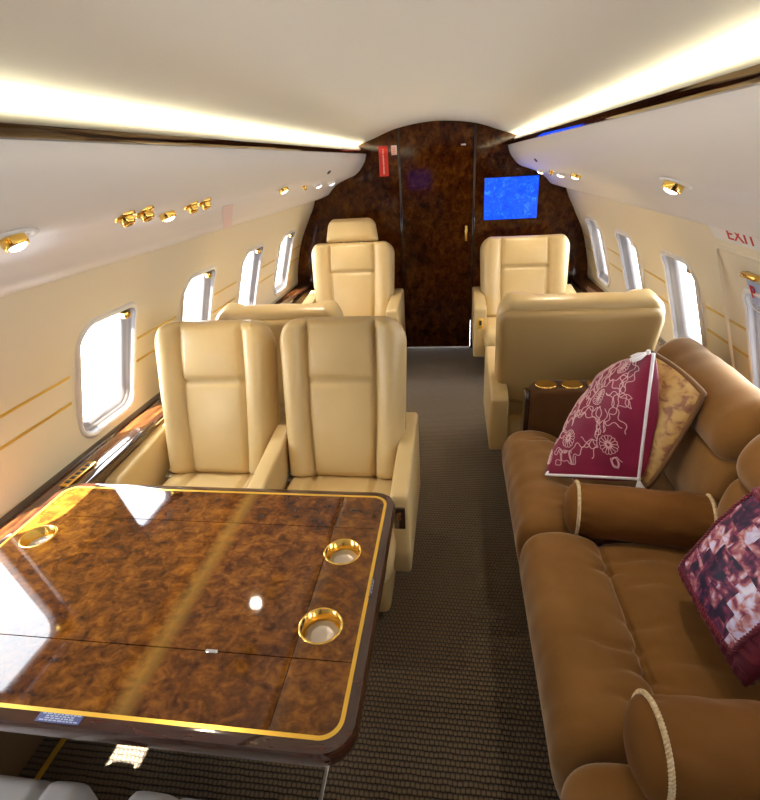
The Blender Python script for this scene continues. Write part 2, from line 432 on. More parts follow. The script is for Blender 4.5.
def window(s, c, n):
    tab_dir = 1
    def ring(hx, hz, r, h, k=9): return [wall_pt(s, c+a, WZ+b, h) for a, b in rrect(hx, hz, r, k)]
    bez = [ring(.178, .230, .076, -.004), ring(.177, .229, .076, .004), ring(.172, .224, .072, .009), ring(.166, .218, .066, .009), ring(.160, .212, .061, .006)]
    w = mk('window_%d' % n, *loft(bez, True, False), M['bezel']); struct(w)
    rev = [ring(.1605, .2125, .061, .0055), ring(.157, .209, .059, -.002), ring(.156, .208, .059, -.010), ring(.152, .203, .058, -.012), ring(.149, .199, .057, -.015), ring(.144, .193, .055, -.023), ring(.135, .182, .052, -.027), ring(.131, .178, .050, -.038), ring(.129, .176, .05, -.060), ring(.20, .25, .09, -.062)]
    mk('reveal', *loft(rev, True, False), M['reveal'], w)
    pr = [ring(.134*f, .181*f, .053*f, -.040) for f in (1, .7, .4, .12)]
    v, f = loft(pr, True, False); k = len(pr[0]); f.append(tuple(3*k + j for j in range(k)))
    mk('pane', v, f, M['pane'], w)
    # gold shade tab at the top corner
    yt = c + s*-.112
    a = wall_pt(s, yt, WZ+.176, -.010)
    mk('shade_tab', *rbox(.026, .034, .026, .005, 2, T(*a)), M['gold'], w)
    return w
wins = []
k = 0
for s in (-1, 1):
    for c in WIN:
        k += 1; wins.append((s, c, window(s, c, k)))

# gold pin stripes between the windows
tn = 0
for s in (-1, 1):
    for z in (.934, .836):
        tn += 1; mb = MB(); edges = [YB] + sum([[c-.20, c+.20] for c in WIN], []) + [D]
        for i in range(0, len(edges), 2):
            a, b = edges[i], edges[i+1]
            if b-a < .03: continue
            if s > 0 and a < 1.615 < b: continue
            rings = []
            for y in (a, b):
                rings.append([wall_pt(s, y, z-.0045, -.001), wall_pt(s, y, z-.0045, .0025), wall_pt(s, y, z+.0045, .0025), wall_pt(s, y, z+.0045, -.001)])
            mb.add(loft(rings, True, True))
        struct(mb.build('trim_%d' % tn, M['stripe'], smooth=False))

# side ledges
for s in (-1, 1):
    tn += 1
    o = mk('trim_%d' % tn, *prism([(s*1.225, .615), (s*1.225, .585), (s*1.075, .585), (s*1.075, .615)], 'y', YB, D, .006, 3), M['ledgewood'], sharp=50); struct(o)
    mb = MB()
    mb.add(prism([(s*1.212, .60), (s*1.212, .626), (s*1.186, .621), (s*1.186, .60)], 'y', YB, D, .003, 2)); mb.add(prism([(s*1.10, .60), (s*1.10, .620), (s*1.07, .620), (s*1.07, .60)], 'y', YB, D, .004, 2))
    mb.build('lip', M['darkwood'], o)
    mk('fascia', *prism([(s*1.09, .588), (s*1.09, -.01), (s*1.12, -.01), (s*1.12, .588)], 'y', YB, D, 0), M['fascia'], o, smooth=False)
# glossy rail below the cove
RAIL = [(.532, 1.594), (.525, 1.599), (.518, 1.608), (.516, 1.614), (.521, 1.620), (.543, 1.633), (.566, 1.645), (.576, 1.6465), (.583, 1.641), (.583, 1.60), (.56, 1.592)]
for s in (-1, 1):
    tn += 1
    o = mk('trim_%d' % tn, *loft([[(s*p[0], y, p[1]) for p in RAIL] for y in (YB, D+.01)], True, True), M['darkwood'], sharp=35); struct(o)
    o = mk('cove_light', *loft([[(s*p[0], y, p[1]) for p in ((.600, 1.616), (.600, 1.628), (.626, 1.628), (.626, 1.616))] for y in (YB+.05, D-.02)], True, True), M['led'], smooth=False)
    tag(o, ('warm strip lamp glowing behind the dark rail above the sofa' if s > 0 else 'warm strip lamp glowing behind the dark rail above the table'), 'light strip', 'cove strip lamps')
# floor tracks
for (x, y0, y1, mat, w) in ((-.205, YB, 1.30, 'silver', .005), (-1.026, .3, 1.3, 'inlay', .008)):
    tn += 1
    struct(mk('trim_%d' % tn, *box(x-w, x+w, y0, y1, -.005, .004, .001), M[mat], smooth=False))

# front bulkhead with pocket door
def poly_wall(x0, x1, y, door=False):
    top = []
    for i in range(25):
        x = x0 + (x1-x0)*i/24
        z = 1.80 - .42*x*x if abs(x) < .62 else max(1.36, 1.80-.42*.384 - (abs(x)-.62)*.55)
        top.append((x, z))
    if door: return [(x0, .011), *[(a, b+.01) for a, b in top], (x1, .25), (x1-.0065, .25), (x1-.0065, .011)]
    return [(x0, -.02), *[(a, b+.01) for a, b in top], (x1, -.02)]
fw = MB()
for x0, x1 in ((-1.26, -.283), (.298, 1.26)): fw.add(prism(poly_wall(x0, x1, D), 'y', D, D+.05, 0))
wf = struct(fw.build('wall_front', M['bulk'], smooth=False))
dd = mk('door_1', *prism(poly_wall(-.276, .291, D, True), 'y', D+.006, D+.045, .0), M['bulk'], smooth=False); struct(dd)
fr_ = MB()
for x in (-.2795, .2945):
    fr_.add(box(x-.009, x+.009, D-.004, D+.03, 0, 1.77, .002))
fr_.build('frame', M['darkwood'], wf)
mk('handle', *box(.228, .248, D-.012, D+.008, .915, 1.035, .004), M['gold'], dd)
mk('latch', *box(.19, .225, D-.004, D+.008, 1.612, 1.622, .002), M['silver'], dd)
# rear wall behind the camera
rw = struct(mk('wall_back', *box(-1.26, 1.26, YB-.05, YB, -.02, 1.85, 0), M['bulk'], smooth=False))

# ------------------------------------------------------------------ screens, placards
def screen(name, label, cx, cz, w, h, y, face):
    t = thing(name, label, 'screen', (cx, y, cz))
    mk('bezel', *rbox(w+.008, .014, h+.008, .003, 2), M['black'], t)
    mk('display', *rbox(w, .003, h, .001, 1, T(0, -face*.0075, 0)), M['screen'], t)
screen('wall_monitor', 'bright blue lit screen on the dark wood bulkhead above the single seat', .575, 1.223, .402, .302, D-.005, 1)
screen('wall_monitor', 'blue lit screen on the rear wall facing the bulkhead', -.52, 1.19, .42, .32, YB+.005, -1)

t = thing('warning_placard', 'tall red placard with pale upright lettering beside the door top', 'sign', (-.402, D, 1.537))
mk('plate', *rbox(.072, .006, .215, .003, 2, T(0, -.003, 0)), M['red'], t)
mb = MB(); z = .085
while z > -.09:
    h = random.uniform(.006, .012); mb.add(box(-.006, .004+random.uniform(-.002, .002), -.0075, -.006, z-h, z, 0)); z -= h + random.choice((.003, .003, .008))
mb.build('lettering', M['ink'], t, smooth=False)
t = thing('small_placard', 'small pale square sticker beside the red placard', 'sign', (-.318, D, 1.609))
mk('plate', *rbox(.042, .004, .066, .002, 2, T(0, -.002, 0)), M['pink'], t)
mb = MB()
for i in range(4): mb.add(box(-.014, .012-.004*(i % 2), -.005, -.004, .014-.012*i, .018-.012*i, 0))
mb.build('lettering', M['redink'], t, smooth=False)

# ------------------------------------------------------------------ overhead lamps and outlets
def orient(p, n, y=Vector((0, 1, 0))):
    z = n.normalized(); x = y.cross(z).normalized(); yy = z.cross(x)
    m = Matrix((x, yy, z)).transposed().to_4x4(); m.translation = p; return m

def fixture(kind, s, x, y, label, r=.022, ring='gold'):
    p, n = psu_pt(s, y, x); m = orient(p, n)
    t = bpy.data.objects.new(kind, None); C.objects.link(t); t.matrix_world = m; t.empty_display_size = .05
    tag(t, label, {'reading_light': 'lamp', 'air_outlet': 'air vent', 'sensor': 'sensor', 'control_light': 'lamp'}[kind], {'reading_light': 'reading lamps in the overhead panels', 'air_outlet': 'gold air outlets in the overhead panels', 'sensor': 'dark oval sensors', 'control_light': 'reading lamps in the overhead panels'}[kind])
    if kind == 'reading_light':
        mk('dish', *lathe([(r*1.9, -.001), (r*1.85, .002), (r*1.3, .003), (r*1.15, .001), (r*1.1, -.001)], 28, Matrix.Diagonal((.8, 1.5, 1, 1))), M['white'], t)
        mk('ring', *lathe([(r*1.05, -.002), (r*1.05, .015), (r*.98, .018), (r*.84, .018), (r*.8, .010)], 28), M[ring], t)
        mk('lens', *lathe([(0, .0235), (r*.4, .0225), (r*.7, .0195), (r*.84, .012)], 24), M['lens'], t)
    elif kind == 'air_outlet':
        mk('ring', *lathe([(r*1.15, -.002), (r*1.12, .004), (r*.95, .006), (r*.8, .004), (r*.78, -.002)], 24), M['gold'], t)
        mk('nozzle', *lathe([(r*.78, .0), (r*.74, .016), (r*.55, .022), (r*.40, .022), (r*.34, .012), (0, .010)], 24), M['gold'], t)
    else:
        mk('cover', *lathe([(r, -.001), (r*.9, .003), (0, .005)], 20, Matrix.Diagonal((.6, 1.7, 1, 1))), M['black'], t)
    return t
def lamp(s, x, y, label, r=.022, ring='gold'): return fixture('reading_light', s, x, y, label, r, ring)
def air(s, x, y, label, r=.02): return fixture('air_outlet', s, x, y, label, r)
lamp(-1, .648, .845, 'gold ringed reading lamp above the table beside the frame edge')
air(-1, .640, .775, 'gold air outlet behind the lamp above the table edge', .024)
air(-1, .642, 1.185, 'first gold air outlet of the pair above the cream club seats', .024)
air(-1, .636, 1.262, 'second gold air outlet of the pair above the cream club seats', .024)
lamp(-1, .682, 1.445, 'gold ringed reading lamp glowing above the window-side club seat')
air(-1, .648, 1.535, 'gold air outlet just past the lamp above the window-side club seat', .022)
air(-1, .640, 1.61, 'gold air outlet forward of the lamp above the first window', .022)
lamp(-1, .640, 2.42, 'gold ringed reading lamp above the single seat seen from behind by the windows')
air(-1, .666, 2.88, 'small gold air outlet in the row of lamps over the table-side windows', .014)
lamp(-1, .681, 3.25, 'reading lamp second from the bulkhead on the window side over the table', .024, 'white')
lamp(-1, .694, 3.67, 'reading lamp nearest the bulkhead above the seat with a headrest', .024, 'white')
fixture('sensor', -1, .585, 3.16, 'dark oval sensor under the rail on the table side', .022)
lamp(1, .640, 1.33, 'gold ringed reading lamp alone above the sofa')
lamp(1, .676, 2.53, 'gold ringed reading lamp above the single seat behind the sofa')
lamp(1, .689, 2.94, 'reading lamp second of the row leading to the screen', .024, 'white')
air(1, .685, 3.21, 'small gold air outlet between two lamps near the screen', .014)
lamp(1, .697, 3.67, 'reading lamp nearest the bulkhead above the blue screen corner', .024, 'white')
fixture('sensor', 1, .587, 3.17, 'dark oval sensor under the rail on the sofa side', .022)
t = thing('pink_reflection', 'pale pink light reflection painted as a thin plate on the overhead panel above the third window', 'sign')  # pink light reflected on the panel, painted as a slanted plate
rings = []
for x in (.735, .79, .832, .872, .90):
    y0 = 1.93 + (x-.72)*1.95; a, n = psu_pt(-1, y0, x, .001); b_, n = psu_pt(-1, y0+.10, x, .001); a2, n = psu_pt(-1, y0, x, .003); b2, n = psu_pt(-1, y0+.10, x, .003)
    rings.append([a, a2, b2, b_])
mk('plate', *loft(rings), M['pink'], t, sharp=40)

# emergency exit hatch on the sofa side
t = thing('exit_hatch', 'cream emergency exit hatch outline around the window behind the sofa', 'hatch')
def hatch_ring(hx, hz, r, h): return [wall_pt(1, 1.615+a, .905+b, h) for a, b in rrect(hx, hz, r, 8)]
mk('seam_frame', *loft([hatch_ring(.262, .318, .03, -.001), hatch_ring(.260, .316, .03, .005), hatch_ring(.254, .310, .027, .006), hatch_ring(.250, .306, .025, .005), hatch_ring(.248, .304, .024, -.001)], True, False), M['wall'], t)
p = wall_pt(1, 1.665, 1.160, .008)
mk('handle', *rbox(.03, .085, .016, .005, 2, T(*p)), M['gold'], t)
pl = mk('handle_plate', *loft([[wall_pt(1, 1.715-.012*i, z, .006) for z in (1.140, 1.12, 1.09, 1.062)] for i in range(8)], False, False), M['blueplate'], t)
mk('recess', *loft([[wall_pt(1, 1.673+a, 1.105+b, .002) for a, b in rrect(f, f*1.0, .02*f/.07, 5)] for f in (.074, .070)], True, False), M['wall'], t)

def text_mesh(s, size, tf, mat, name, parent, ext=.0008):
    cu = bpy.data.curves.new(name, 'FONT'); cu.body = s; cu.size = size; cu.extrude = ext; cu.align_x = 'CENTER'; cu.align_y = 'CENTER'
    o = bpy.data.objects.new('tmp', cu); C.objects.link(o)
    me = bpy.data.meshes.new_from_object(o.evaluated_get(bpy.context.evaluated_depsgraph_get()))
    bpy.data.objects.remove(o); bpy.data.curves.remove(cu)
    me.transform(tf); me.materials.clear(); me.materials.append(mat); me.name = name
    return link(bpy.data.objects.new(name, me), parent)
def wall_text_tf(y, z, h):     # lettering on the sofa-side wall, read from the cabin
    p = wall_pt(1, y, z, h); q = wall_pt(1, y, z+.02, h)
    up = (q-p).normalized(); x = Vector((0, -1, 0)); n = x.cross(up)
    m = Matrix((x, up, n)).transposed().to_4x4(); m.translation = p; return m
text_mesh('P', .065, wall_text_tf(1.685, 1.103, .009), M['redink'], 'lettering', t)
e = thing('exit_sign', 'white sign with red capital letters tucked under the overhead panel by the hatch', 'sign')
rings = []
for y in (1.87, 1.845, 1.38, 1.355):
    zb = 1.245 if y in (1.845, 1.38) else 1.275
    rings.append([(.958, y, 1.296), (.972, y, 1.296), (.998 if zb < 1.26 else .984, y, zb), (.986 if zb < 1.26 else .974, y, zb)])
mk('plate', *loft(rings), M['white'], e, smooth=False)
pv = Vector((.958, 0, 1.296)); qv = Vector((.986, 0, 1.245)); up = (pv-qv).normalized(); xx = Vector((0, -1, 0)); nn = xx.cross(up)
mm = Matrix((xx, up, nn)).transposed().to_4x4(); mm.translation = Vector((.971, 1.66, 1.272)) + nn*.0005
text_mesh('EXIT', .058, mm @ Matrix.Diagonal((1.45, 1, 1, 1)), M['redink'], 'lettering', e)

# ------------------------------------------------------------------ leather seats
def spaced(n, mix=.55):
    return [(1-mix)*(i/n) + mix*(.5-.5*math.cos(PI*i/n)) for i in range(n+1)]

def panel(Wb, Wt, H, rt, rb, front, back, re=.03, nu=44, nv=44):
    """upholstered slab in x (across), z (up); front towards -y. front/back(x, v, w) give thickness"""
    vs = [H*a for a in spaced(nv, .7)]; us = [2*a-1 for a in spaced(nu, .5)]
    def hw(v):
        w = (Wb + (Wt-Wb)*v/H)/2
        if H-v < rt: w -= rt - math.sqrt(max(rt*rt-(rt-(H-v))**2, 0))
        if v < rb: w -= rb - math.sqrt(max(rb*rb-(rb-v)**2, 0))
        return max(w, .004)
    F = []; B = []
    for v in vs:
        w = hw(v); wfull = (Wb + (Wt-Wb)*v/H)/2; fr = []; bk = []
        for u in us:
            x = u*w
            e = min(w-abs(x), max(0, H-v)*1.0, max(0, v)*1.0)
            k = max(0, min(e/re, 1)); k = math.sqrt(max(0, 1-(1-k)**2))
            fr.append((x, -front(x, v, wfull)*k, v)); bk.append((x, back(x, v, wfull)*k, v))
        F.append(fr); B.append(bk)
    mb = MB(); mb.add(loft(F, False, False)); mb.add(loft(B, False, False))
    bm = bmesh.new(); vv = [bm.verts.new(p) for p in mb.v]
    for q in mb.f:
        try: bm.faces.new([vv[i] for i in q])
        except ValueError: pass
    bmesh.ops.remove_doubles(bm, verts=bm.verts, dist=1e-5); bm.verts.index_update()
    v = [tuple(q.co) for q in bm.verts]; f = [tuple(q.index for q in p.verts) for p in bm.faces]; bm.free()
    return v, f

def g(x, s): return math.exp(-(x/s)**2)
def sstep(a, b, x):
    t = max(0, min(1, (x-a)/(b-a))); return t*t*(3-2*t)

def back_front(xs0, xs1, split, H):
    """front relief of a backrest: raised side bolsters, headrest pad above a seam, lumbar pad below"""
    def fn(x, v, w):
        xs = xs0 + (xs1-xs0)*v/H + .008*math.sin(PI*v/H)
        a = abs(x); d = .058
        if a > xs:
            t = (a-xs)/max(w-xs, .01); d += .046*math.sin(PI*min(max(t, 0), 1))**.6
        else:
            q = 1-(a/xs)**2
            if v > split: d += .010 + .020*q**.5*math.sin(PI*min(1, (v-split)/(H-split)))**.6
            else: d += .006 + .014*q**.5*math.sin(PI*max(.0, v/split))**.45
            d -= .016*g(v-split, .007)
        fade = 1-sstep(H-.05, H-.012, v)*.8
        d -= .030*g(a-xs, .008)*fade
        d += .0022*noise.noise((x*9, v*9, 3.1))
        return d
    return fn

def cushion_top(xs):
    def fn(x, v, w):
        a = abs(x); d = .070 + .012*math.sin(PI*max(0, min(1, v/.5)))
        if a > xs: d += .010*math.sin(PI*min(1, (a-xs)/max(w-xs, .01)))**.6
        d -= .024*g(a-xs, .008)
        d += .002*noise.noise((x*8, v*8, 7.7))
        return d
    return fn

def arm_prism(x0, x1, yf, yr, zf, zr, zb):
    pts = [(yf+.012, zb), (yf-.004, zb+.10), (yf, zf-.016), (yf+.016, zf), (yr-.05, zr), (yr, zr-.03), (yr+.01, zb)]
    return prism(pts, 'x', x0, x1, .014, 3)

def make_seat(label, group, W, loc, rz=0, gap_out=None, arms=((-1, 1), (1, 1)), lean=15, H=.60, headrest=False, mat='leather', scale=(1, 1, 1), wood=True, arm_w=.062, arm_z=(.545, .60), gap=.004, panel_kind='wood', inner_rear=.22):
    t = thing('leather_seat', label, 'seat', loc, rz, group); t.scale = scale
    Wb, Wt = W*.93, W
    tf = T(0, 0, .40) @ RX(-math.radians(lean))
    xs = W*.245
    mk('backrest', *panel(Wb, Wt, H, .10, .03, back_front(xs*.98, xs*1.05, H*.62, H), lambda x, v, w: .045, .036, 56, 56), M[mat], t, tf=tf)
    mk('back_shell', *panel(Wb*1.02, Wt*.995, H*.955, .075, .02, lambda x, v, w: .01, lambda x, v, w: .070 + .016*(1-(x/w)**2), .03, 24, 24), M['shell'], t, tf=tf @ T(0, 0, -.005))
    ctf = T(0, .03, .355) @ RX(PI/2) @ Matrix.Identity(4)
    # cushion: slab lying flat, v runs forward
    v, f = panel(W*.92, W*.93, .50, .05, .03, cushion_top(xs), lambda x, v, w: .075, .034, 44, 36)
    v = [(p[0], .04-p[2], .345 - p[1]) for p in v]
    mk('seat_cushion', v, f, M[mat], t)
    mk('base', *box(-W*.40, W*.40, -.36, .20, .03, .30, .03, 3), M['shell'], t, sharp=50)
    mk('floor_mount', *box(-W*.3, W*.3, -.28, .26, 0, .05, .01), M['black'], t, sharp=50)
    for (sx, on) in arms:
        gp = gap_out if gap_out is not None and sx > 0 else gap
        x0 = sx*(W/2 + gp); x1 = sx*(W/2 + gp + arm_w)
        a = mk('armrest', *arm_prism(min(x0, x1), max(x0, x1), -.325, (inner_rear if sx < 0 else .22), arm_z[0], arm_z[1], .20), M[mat], t, sharp=60)
        if wood:
            c = (x0+x1)/2
            gold = panel_kind == 'gold'
            mk('control_panel', *rbox(arm_w*(.42 if gold else .62), .012, .075 if gold else .085, .004, 2, T(c, -.328, .455)), M['inlay' if gold else 'darkwood'], a)
            mk('control_switch', *rbox(arm_w*.2, .008, .034, .002, 2, T(c, -.334, .465)), M['black' if gold else 'ledgewood'], a)
    for sx in (-1, 1):
        mb = MB(); mb.add(lathe([(0, -.022), (.009, -.022), (.011, 0), (.009, .022), (0, .022)], 12, T(sx*(W*.43), -.045, .428) @ RY(PI/2)))
        mb.add(rbox(.03, .045, .012, .004, 2, T(sx*(W*.43), -.07, .424)))
        mb.build('belt_buckle', M['silver'], t)
    if headrest:
        v, f = panel(.415, .36, .175, .06, .02, lambda x, v, w: .055*(1-.25*(x/w)**2), lambda x, v, w: .045, .05, 32, 28)
        mk('headrest', v, f, M[mat], t, tf=tf @ T(0, -.012, H+.002))
        for sx in (-.07, .07): mk('headrest_post', *tube([(sx, .0, H-.06), (sx, -.005, H+.06)], .008, 8), M['silver'], t, tf=tf)
    return t

G1 = 'cream leather seats'
# pair facing the table
make_seat('cream club seat beside the window, facing the table', G1, .484, (-.792, 1.665, 0), 0, H=.625, arms=((-1, 1),), arm_z=(.56, .60))
make_seat('cream club seat on the aisle, facing the table', G1, .495, (-.279, 1.665, 0), 0, H=.63, arms=((-1, 1), (1, 1)), arm_w=.062, gap=-.024, gap_out=-.034, inner_rear=.10)
# pair on the near side of the table
make_seat('pale club seat on the near side of the table by the window', G1, .48, (-.79, .05, 0), PI, scale=(1, 1, 1.05), arms=((1, 1),), mat='leather_pale')
make_seat('pale club seat on the near side of the table by the aisle', G1, .48, (-.28, .05, 0), PI, scale=(1, 1, 1.05), arms=((-1, 1), (1, 1)), mat='leather_pale', gap=-.03, arm_w=.058)
# single seats further forward
make_seat('cream single seat seen from behind its back, behind the two club seats', G1, .67, (-.702, 2.42, 0), PI, scale=(.98, 1, .953))
make_seat('cream single seat with a raised headrest against the bulkhead', G1, .665, (-.64, 3.84, 0), 0, headrest=True, arm_w=.085, gap=-.035, arm_z=(.57, .61), panel_kind='wood')
make_seat('cream single seat below the blue screen, without a headrest', G1, .655, (.66, 3.84, 0), 0, arm_w=.085, gap=-.04, arm_z=(.57, .61), panel_kind='gold')
make_seat('tan backed single seat seen from behind at the end of the sofa', G1, .735, (.700, 2.44, 0), PI, H=.565, arm_w=.085, gap=-.072, arm_z=(.56, .50))

# ------------------------------------------------------------------ folding table
TZ = .65; TX0, TX1, TY0, TY1 = -1.10, -.022, .475, 1.215
tb = thing('folding_table', 'glossy burl wood folding table with a gold inlay line', 'table', (0, 0, 0))
CUPS = [(-.134, .956), (-.136, .731), (-.995, .957), (-.995, .731)]
CR = .044
def flat_with_holes(x0, x1, y0, y1, z, rad, holes, corners=(1, 1, 1, 1), h=.012):
    """flat leaf with optional rounded corners (NE, NW, SW, SE) and round holes"""
    bm = bmesh.new(); pts = []
    for (cx, cy, a0, on, sx, sy) in ((x1, y1, 0, corners[0], 1, 1), (x0, y1, 90, corners[1], -1, 1), (x0, y0, 180, corners[2], -1, -1), (x1, y0, 270, corners[3], 1, -1)):
        if on:
            for i in range(9):
                a = math.radians(a0+90*i/8); pts.append((cx-sx*rad+rad*math.cos(a), cy-sy*rad+rad*math.sin(a)))
        else: pts.append((cx, cy))
    loops = [pts] + [[(hx+CR*math.cos(2*PI*i/32), hy+CR*math.sin(2*PI*i/32)) for i in range(32)] for hx, hy in holes]
    ed = []
    for lp in loops:
        vs = [bm.verts.new((p[0], p[1], z)) for p in lp]
        ed += [bm.edges.new((vs[i], vs[(i+1) % len(vs)])) for i in range(len(vs))]
    r = bmesh.ops.triangle_fill(bm, edges=ed, use_beauty=True)
    ext = bmesh.ops.extrude_face_region(bm, geom=bm.faces[:])
    for q in ext['geom']:
        if isinstance(q, bmesh.types.BMVert): q.co.z -= h
    bmesh.ops.recalc_face_normals(bm, faces=bm.faces); bm.verts.index_update()
    v = [tuple(q.co) for q in bm.verts]; f = [tuple(q.index for q in p.verts) for p in bm.faces]; bm.free()
    return v, f
gx0, gx1, gy0, gy1 = TX0+.027, TX1-.027, TY0+.028, TY1-.028
SY = (.650, 1.046)
def inset(x0, x1, y0, y1, c, holes, nm): mk(nm, *flat_with_holes(x0, x1, y0, y1, TZ, .035, holes, c), M['burl'], tb, smooth=False)
inset(gx0+.004, gx1-.004, SY[1]+.0012, gy1-.004, (1, 1, 0, 0), [], 'leaf')
inset(gx0+.004, gx1-.004, SY[0]+.0012, SY[1]-.0012, (0, 0, 0, 0), CUPS, 'leaf')
inset(gx0+.004, gx1-.004, gy0+.004, SY[0]-.0012, (0, 0, 1, 1), [], 'leaf')
# inlay band
def band(o, i, z0, z1):
    n = len(o)
    return loft([[(p[0], p[1], z0) for p in o], [(p[0], p[1], z1) for p in o], [(p[0], p[1], z1) for p in i], [(p[0], p[1], z0) for p in i]], True, False)
cx, cy = (gx0+gx1)/2, (gy0+gy1)/2; hx, hy = (gx1-gx0)/2, (gy1-gy0)/2
mk('inlay_line', *band(rrect(hx+.0035, hy+.0035, .042, 10, cx, cy), rrect(hx-.0045, hy-.0045, .035, 10, cx, cy), TZ-.01, TZ+.0004), M['inlay'], tb, sharp=30)
ox, oy = (TX1-TX0)/2, (TY1-TY0)/2; ocx, ocy = (TX0+TX1)/2, (TY0+TY1)/2
er = [rrect(hx+.0032, hy+.0032, .042, 10, cx, cy)]
def R(dx, z): return [(p[0], p[1], z) for p in rrect(ox-dx, oy-dx, .062-min(dx, .02)*.6, 10, ocx, ocy)]
rings = [[(p[0], p[1], TZ-.01) for p in er[0]], [(p[0], p[1], TZ+.0003) for p in er[0]], R(.010, TZ+.0003), R(.004, TZ-.002), R(.0, TZ-.010), R(.0, TZ-.030), R(.006, TZ-.042), R(.03, TZ-.046)]
v, f = loft(rings, True, False); k = len(rings[0]); f.append(tuple((len(rings)-1)*k + j for j in range(k)))
mk('edge_band', v, f, M['edge'], tb, sharp=40)
for (x, y) in CUPS:
    cup = mk('cup_holder', *lathe([(CR+.004, -.001), (CR+.0035, .0006), (CR+.0005, .0012), (CR-.0012, .0004), (CR-.0018, -.03), (CR-.006, -.034), (0, -.034)], 36, T(x, y, TZ)), M['gold'], tb)
    sc = []
    for i in range(72):
        a = 2*PI*i/72; rr = (CR-.008)*(1 + .055*abs(math.sin(4*a))); sc.append((x+rr*math.cos(a), y+rr*math.sin(a)))
    rings = [[(x+(p[0]-x)*q, y+(p[1]-y)*q, TZ-.033+h) for p in sc] for q, h in ((1, 0), (1, .004), (.92, .0055), (.72, .003), (.66, .0045), (.60, .003), (.2, .003))]
    v, f = loft(rings, True, True); mk('coaster', v, f, M['coaster'], cup)
mb = MB()
mb.add(rbox(.026, .008, .002, .001, 1, T(-.345, SY[0], TZ+.0006)))
mb.build('hinge', M['chrome'], tb)
def placard(nm, cx, cy, w, h, rot, rows, pmat, lmat):
    p = mk(nm, *rbox(w, h, .0014, .0005, 1, T(cx, cy, TZ+.0006) @ RZ(rot)), M[pmat], tb, smooth=False)
    mb = MB()
    for i in range(rows):
        x = -w*.42 + (w*.1 if i in (1, 2) else 0); y = h*.5 - h*(i+.75)/(rows+.4)
        while x < w*.42 - (w*.1 if i in (1, 2) else 0):
            ww = random.uniform(.004, .010); mb.add(box(x, min(x+ww, w*.45), y, y+h*.13, .0006, .0012, 0), T(cx, cy, TZ+.0006) @ RZ(rot)); x += ww+.0022
    mb.build('placard_lettering', M[lmat], p, smooth=False)
placard('placard', -.566, .4905, .088, .017, 0, 4, 'tableplate', 'blueplate')
placard('placard', -.0425, .844, .062, .008, PI/2, 2, 'edge', 'blueplate')
mb = MB()
mb.add(box(-.70, -.46, .84, 1.0, .02, .58, .02, 3)); mb.add(box(-.80, -.36, .70, 1.04, .57, .606, .012, 2)); mb.add(box(-.72, -.44, .83, 1.03, 0, .03, .01, 2))
mb.build('pedestal', M['shell'], tb, sharp=50)
mb = MB(); mb.add(box(-1.12, -.70, .80, .90, .57, .60, .006)); mb.build('support_arm', M['silver'], tb)
# seam line between the wide burl and the aisle strip
mk('veneer_line', *box(-.1765, -.1745, gy0+.012, gy1-.012, TZ-.004, TZ+.0002, 0), M['darkwood'], tb, smooth=False)

# ornate gold vent on the ledge by the table corner
t = thing('ledge_vent', 'small gold slotted vent on the side ledge by the table corner', 'vent', (-1.135, 1.30, .621))
mk('plate', *rbox(.036, .15, .006, .002, 2), M['gold'], t)
for i in range(5): mk('slot', *rbox(.018, .018, .003, .001, 1, T(0, -.052+.026*i, .0025)), M['black'], t)

# ------------------------------------------------------------------ sofa
sofa = thing('sofa', 'brown velvet sofa along the wall under the exit hatch', 'sofa', (0, 0, 0))

def inset_loft(profile, y0, y1, r, ny=30, k=4, disp=None):
    prof = smooth_curve(profile, k, True); n = len(prof)
    area = sum(prof[i].x*prof[(i+1) % n].y - prof[(i+1) % n].x*prof[i].y for i in range(n)); sg = 1 if area > 0 else -1
    nor = []
    for i in range(n):
        t = (prof[(i+1) % n] - prof[i-1]).normalized(); nor.append(Vector((-t.y, t.x))*sg)     # inward
    ys = [y0 + (y1-y0)*a for a in spaced(ny, .75)]; rings = []
    for y in ys:
        e = min(y-y0, y1-y); e = max(e, 0); ins = r - math.sqrt(max(r*r-(r-e)**2, 0)) if e < r else 0
        ring = []
        for p, q in zip(prof, nor):
            o = p + q*ins
            if disp: o = o + q*disp(o.x, y, o.y)
            ring.append((o.x, y, o.y))
        rings.append(ring)
    return loft(rings, True, True)

SEAT = [(.50, .06), (.42, .10), (.378, .20), (.360, .30), (.368, .375), (.405, .418), (.47, .432), (.54, .424), (.588, .402), (.605, .380), (.622, .392), (.70, .398), (.82, .394), (.95, .386), (1.02, .35), (1.0, .10), (.75, .06)]
def seat_wr(seed):
    rs = random.Random(seed); W = [(rs.uniform(.05, .6), rs.uniform(.006, .012), rs.uniform(.008, .016), rs.uniform(.50, .72), rs.uniform(.05, .12)) for _ in range(11)]
    def fn(x, y, z):
        if z < .3: return 0
        d = .005*noise.noise((x*6, y*6, seed)) + .003*noise.noise((x*17, y*17, seed))
        for (yy, a, s, cx, cw) in W:
            yw = y - fn.y0 - yy - .05*(x-cx)*math.sin(yy*30) - .012*math.sin(x*30+yy*50)
            d += a*g(yw, s)*g(x-cx, cw)
        return d
    return fn
for i, (y0, y1) in enumerate(((1.365, 2.035), (.668, 1.36), (-.06, .662), (-.79, -.07))):
    fn = seat_wr(i*11+3); fn.y0 = y0
    mk('seat_cushion', *inset_loft(SEAT, y0, y1, .05, 90, 5, fn), M['velvet'], sofa)
BUPPER = [(.955, .650), (.925, .69), (.925, .74), (.955, .80), (1.01, .838), (1.06, .838), (1.10, .81), (1.115, .74), (1.10, .64), (1.03, .63)]
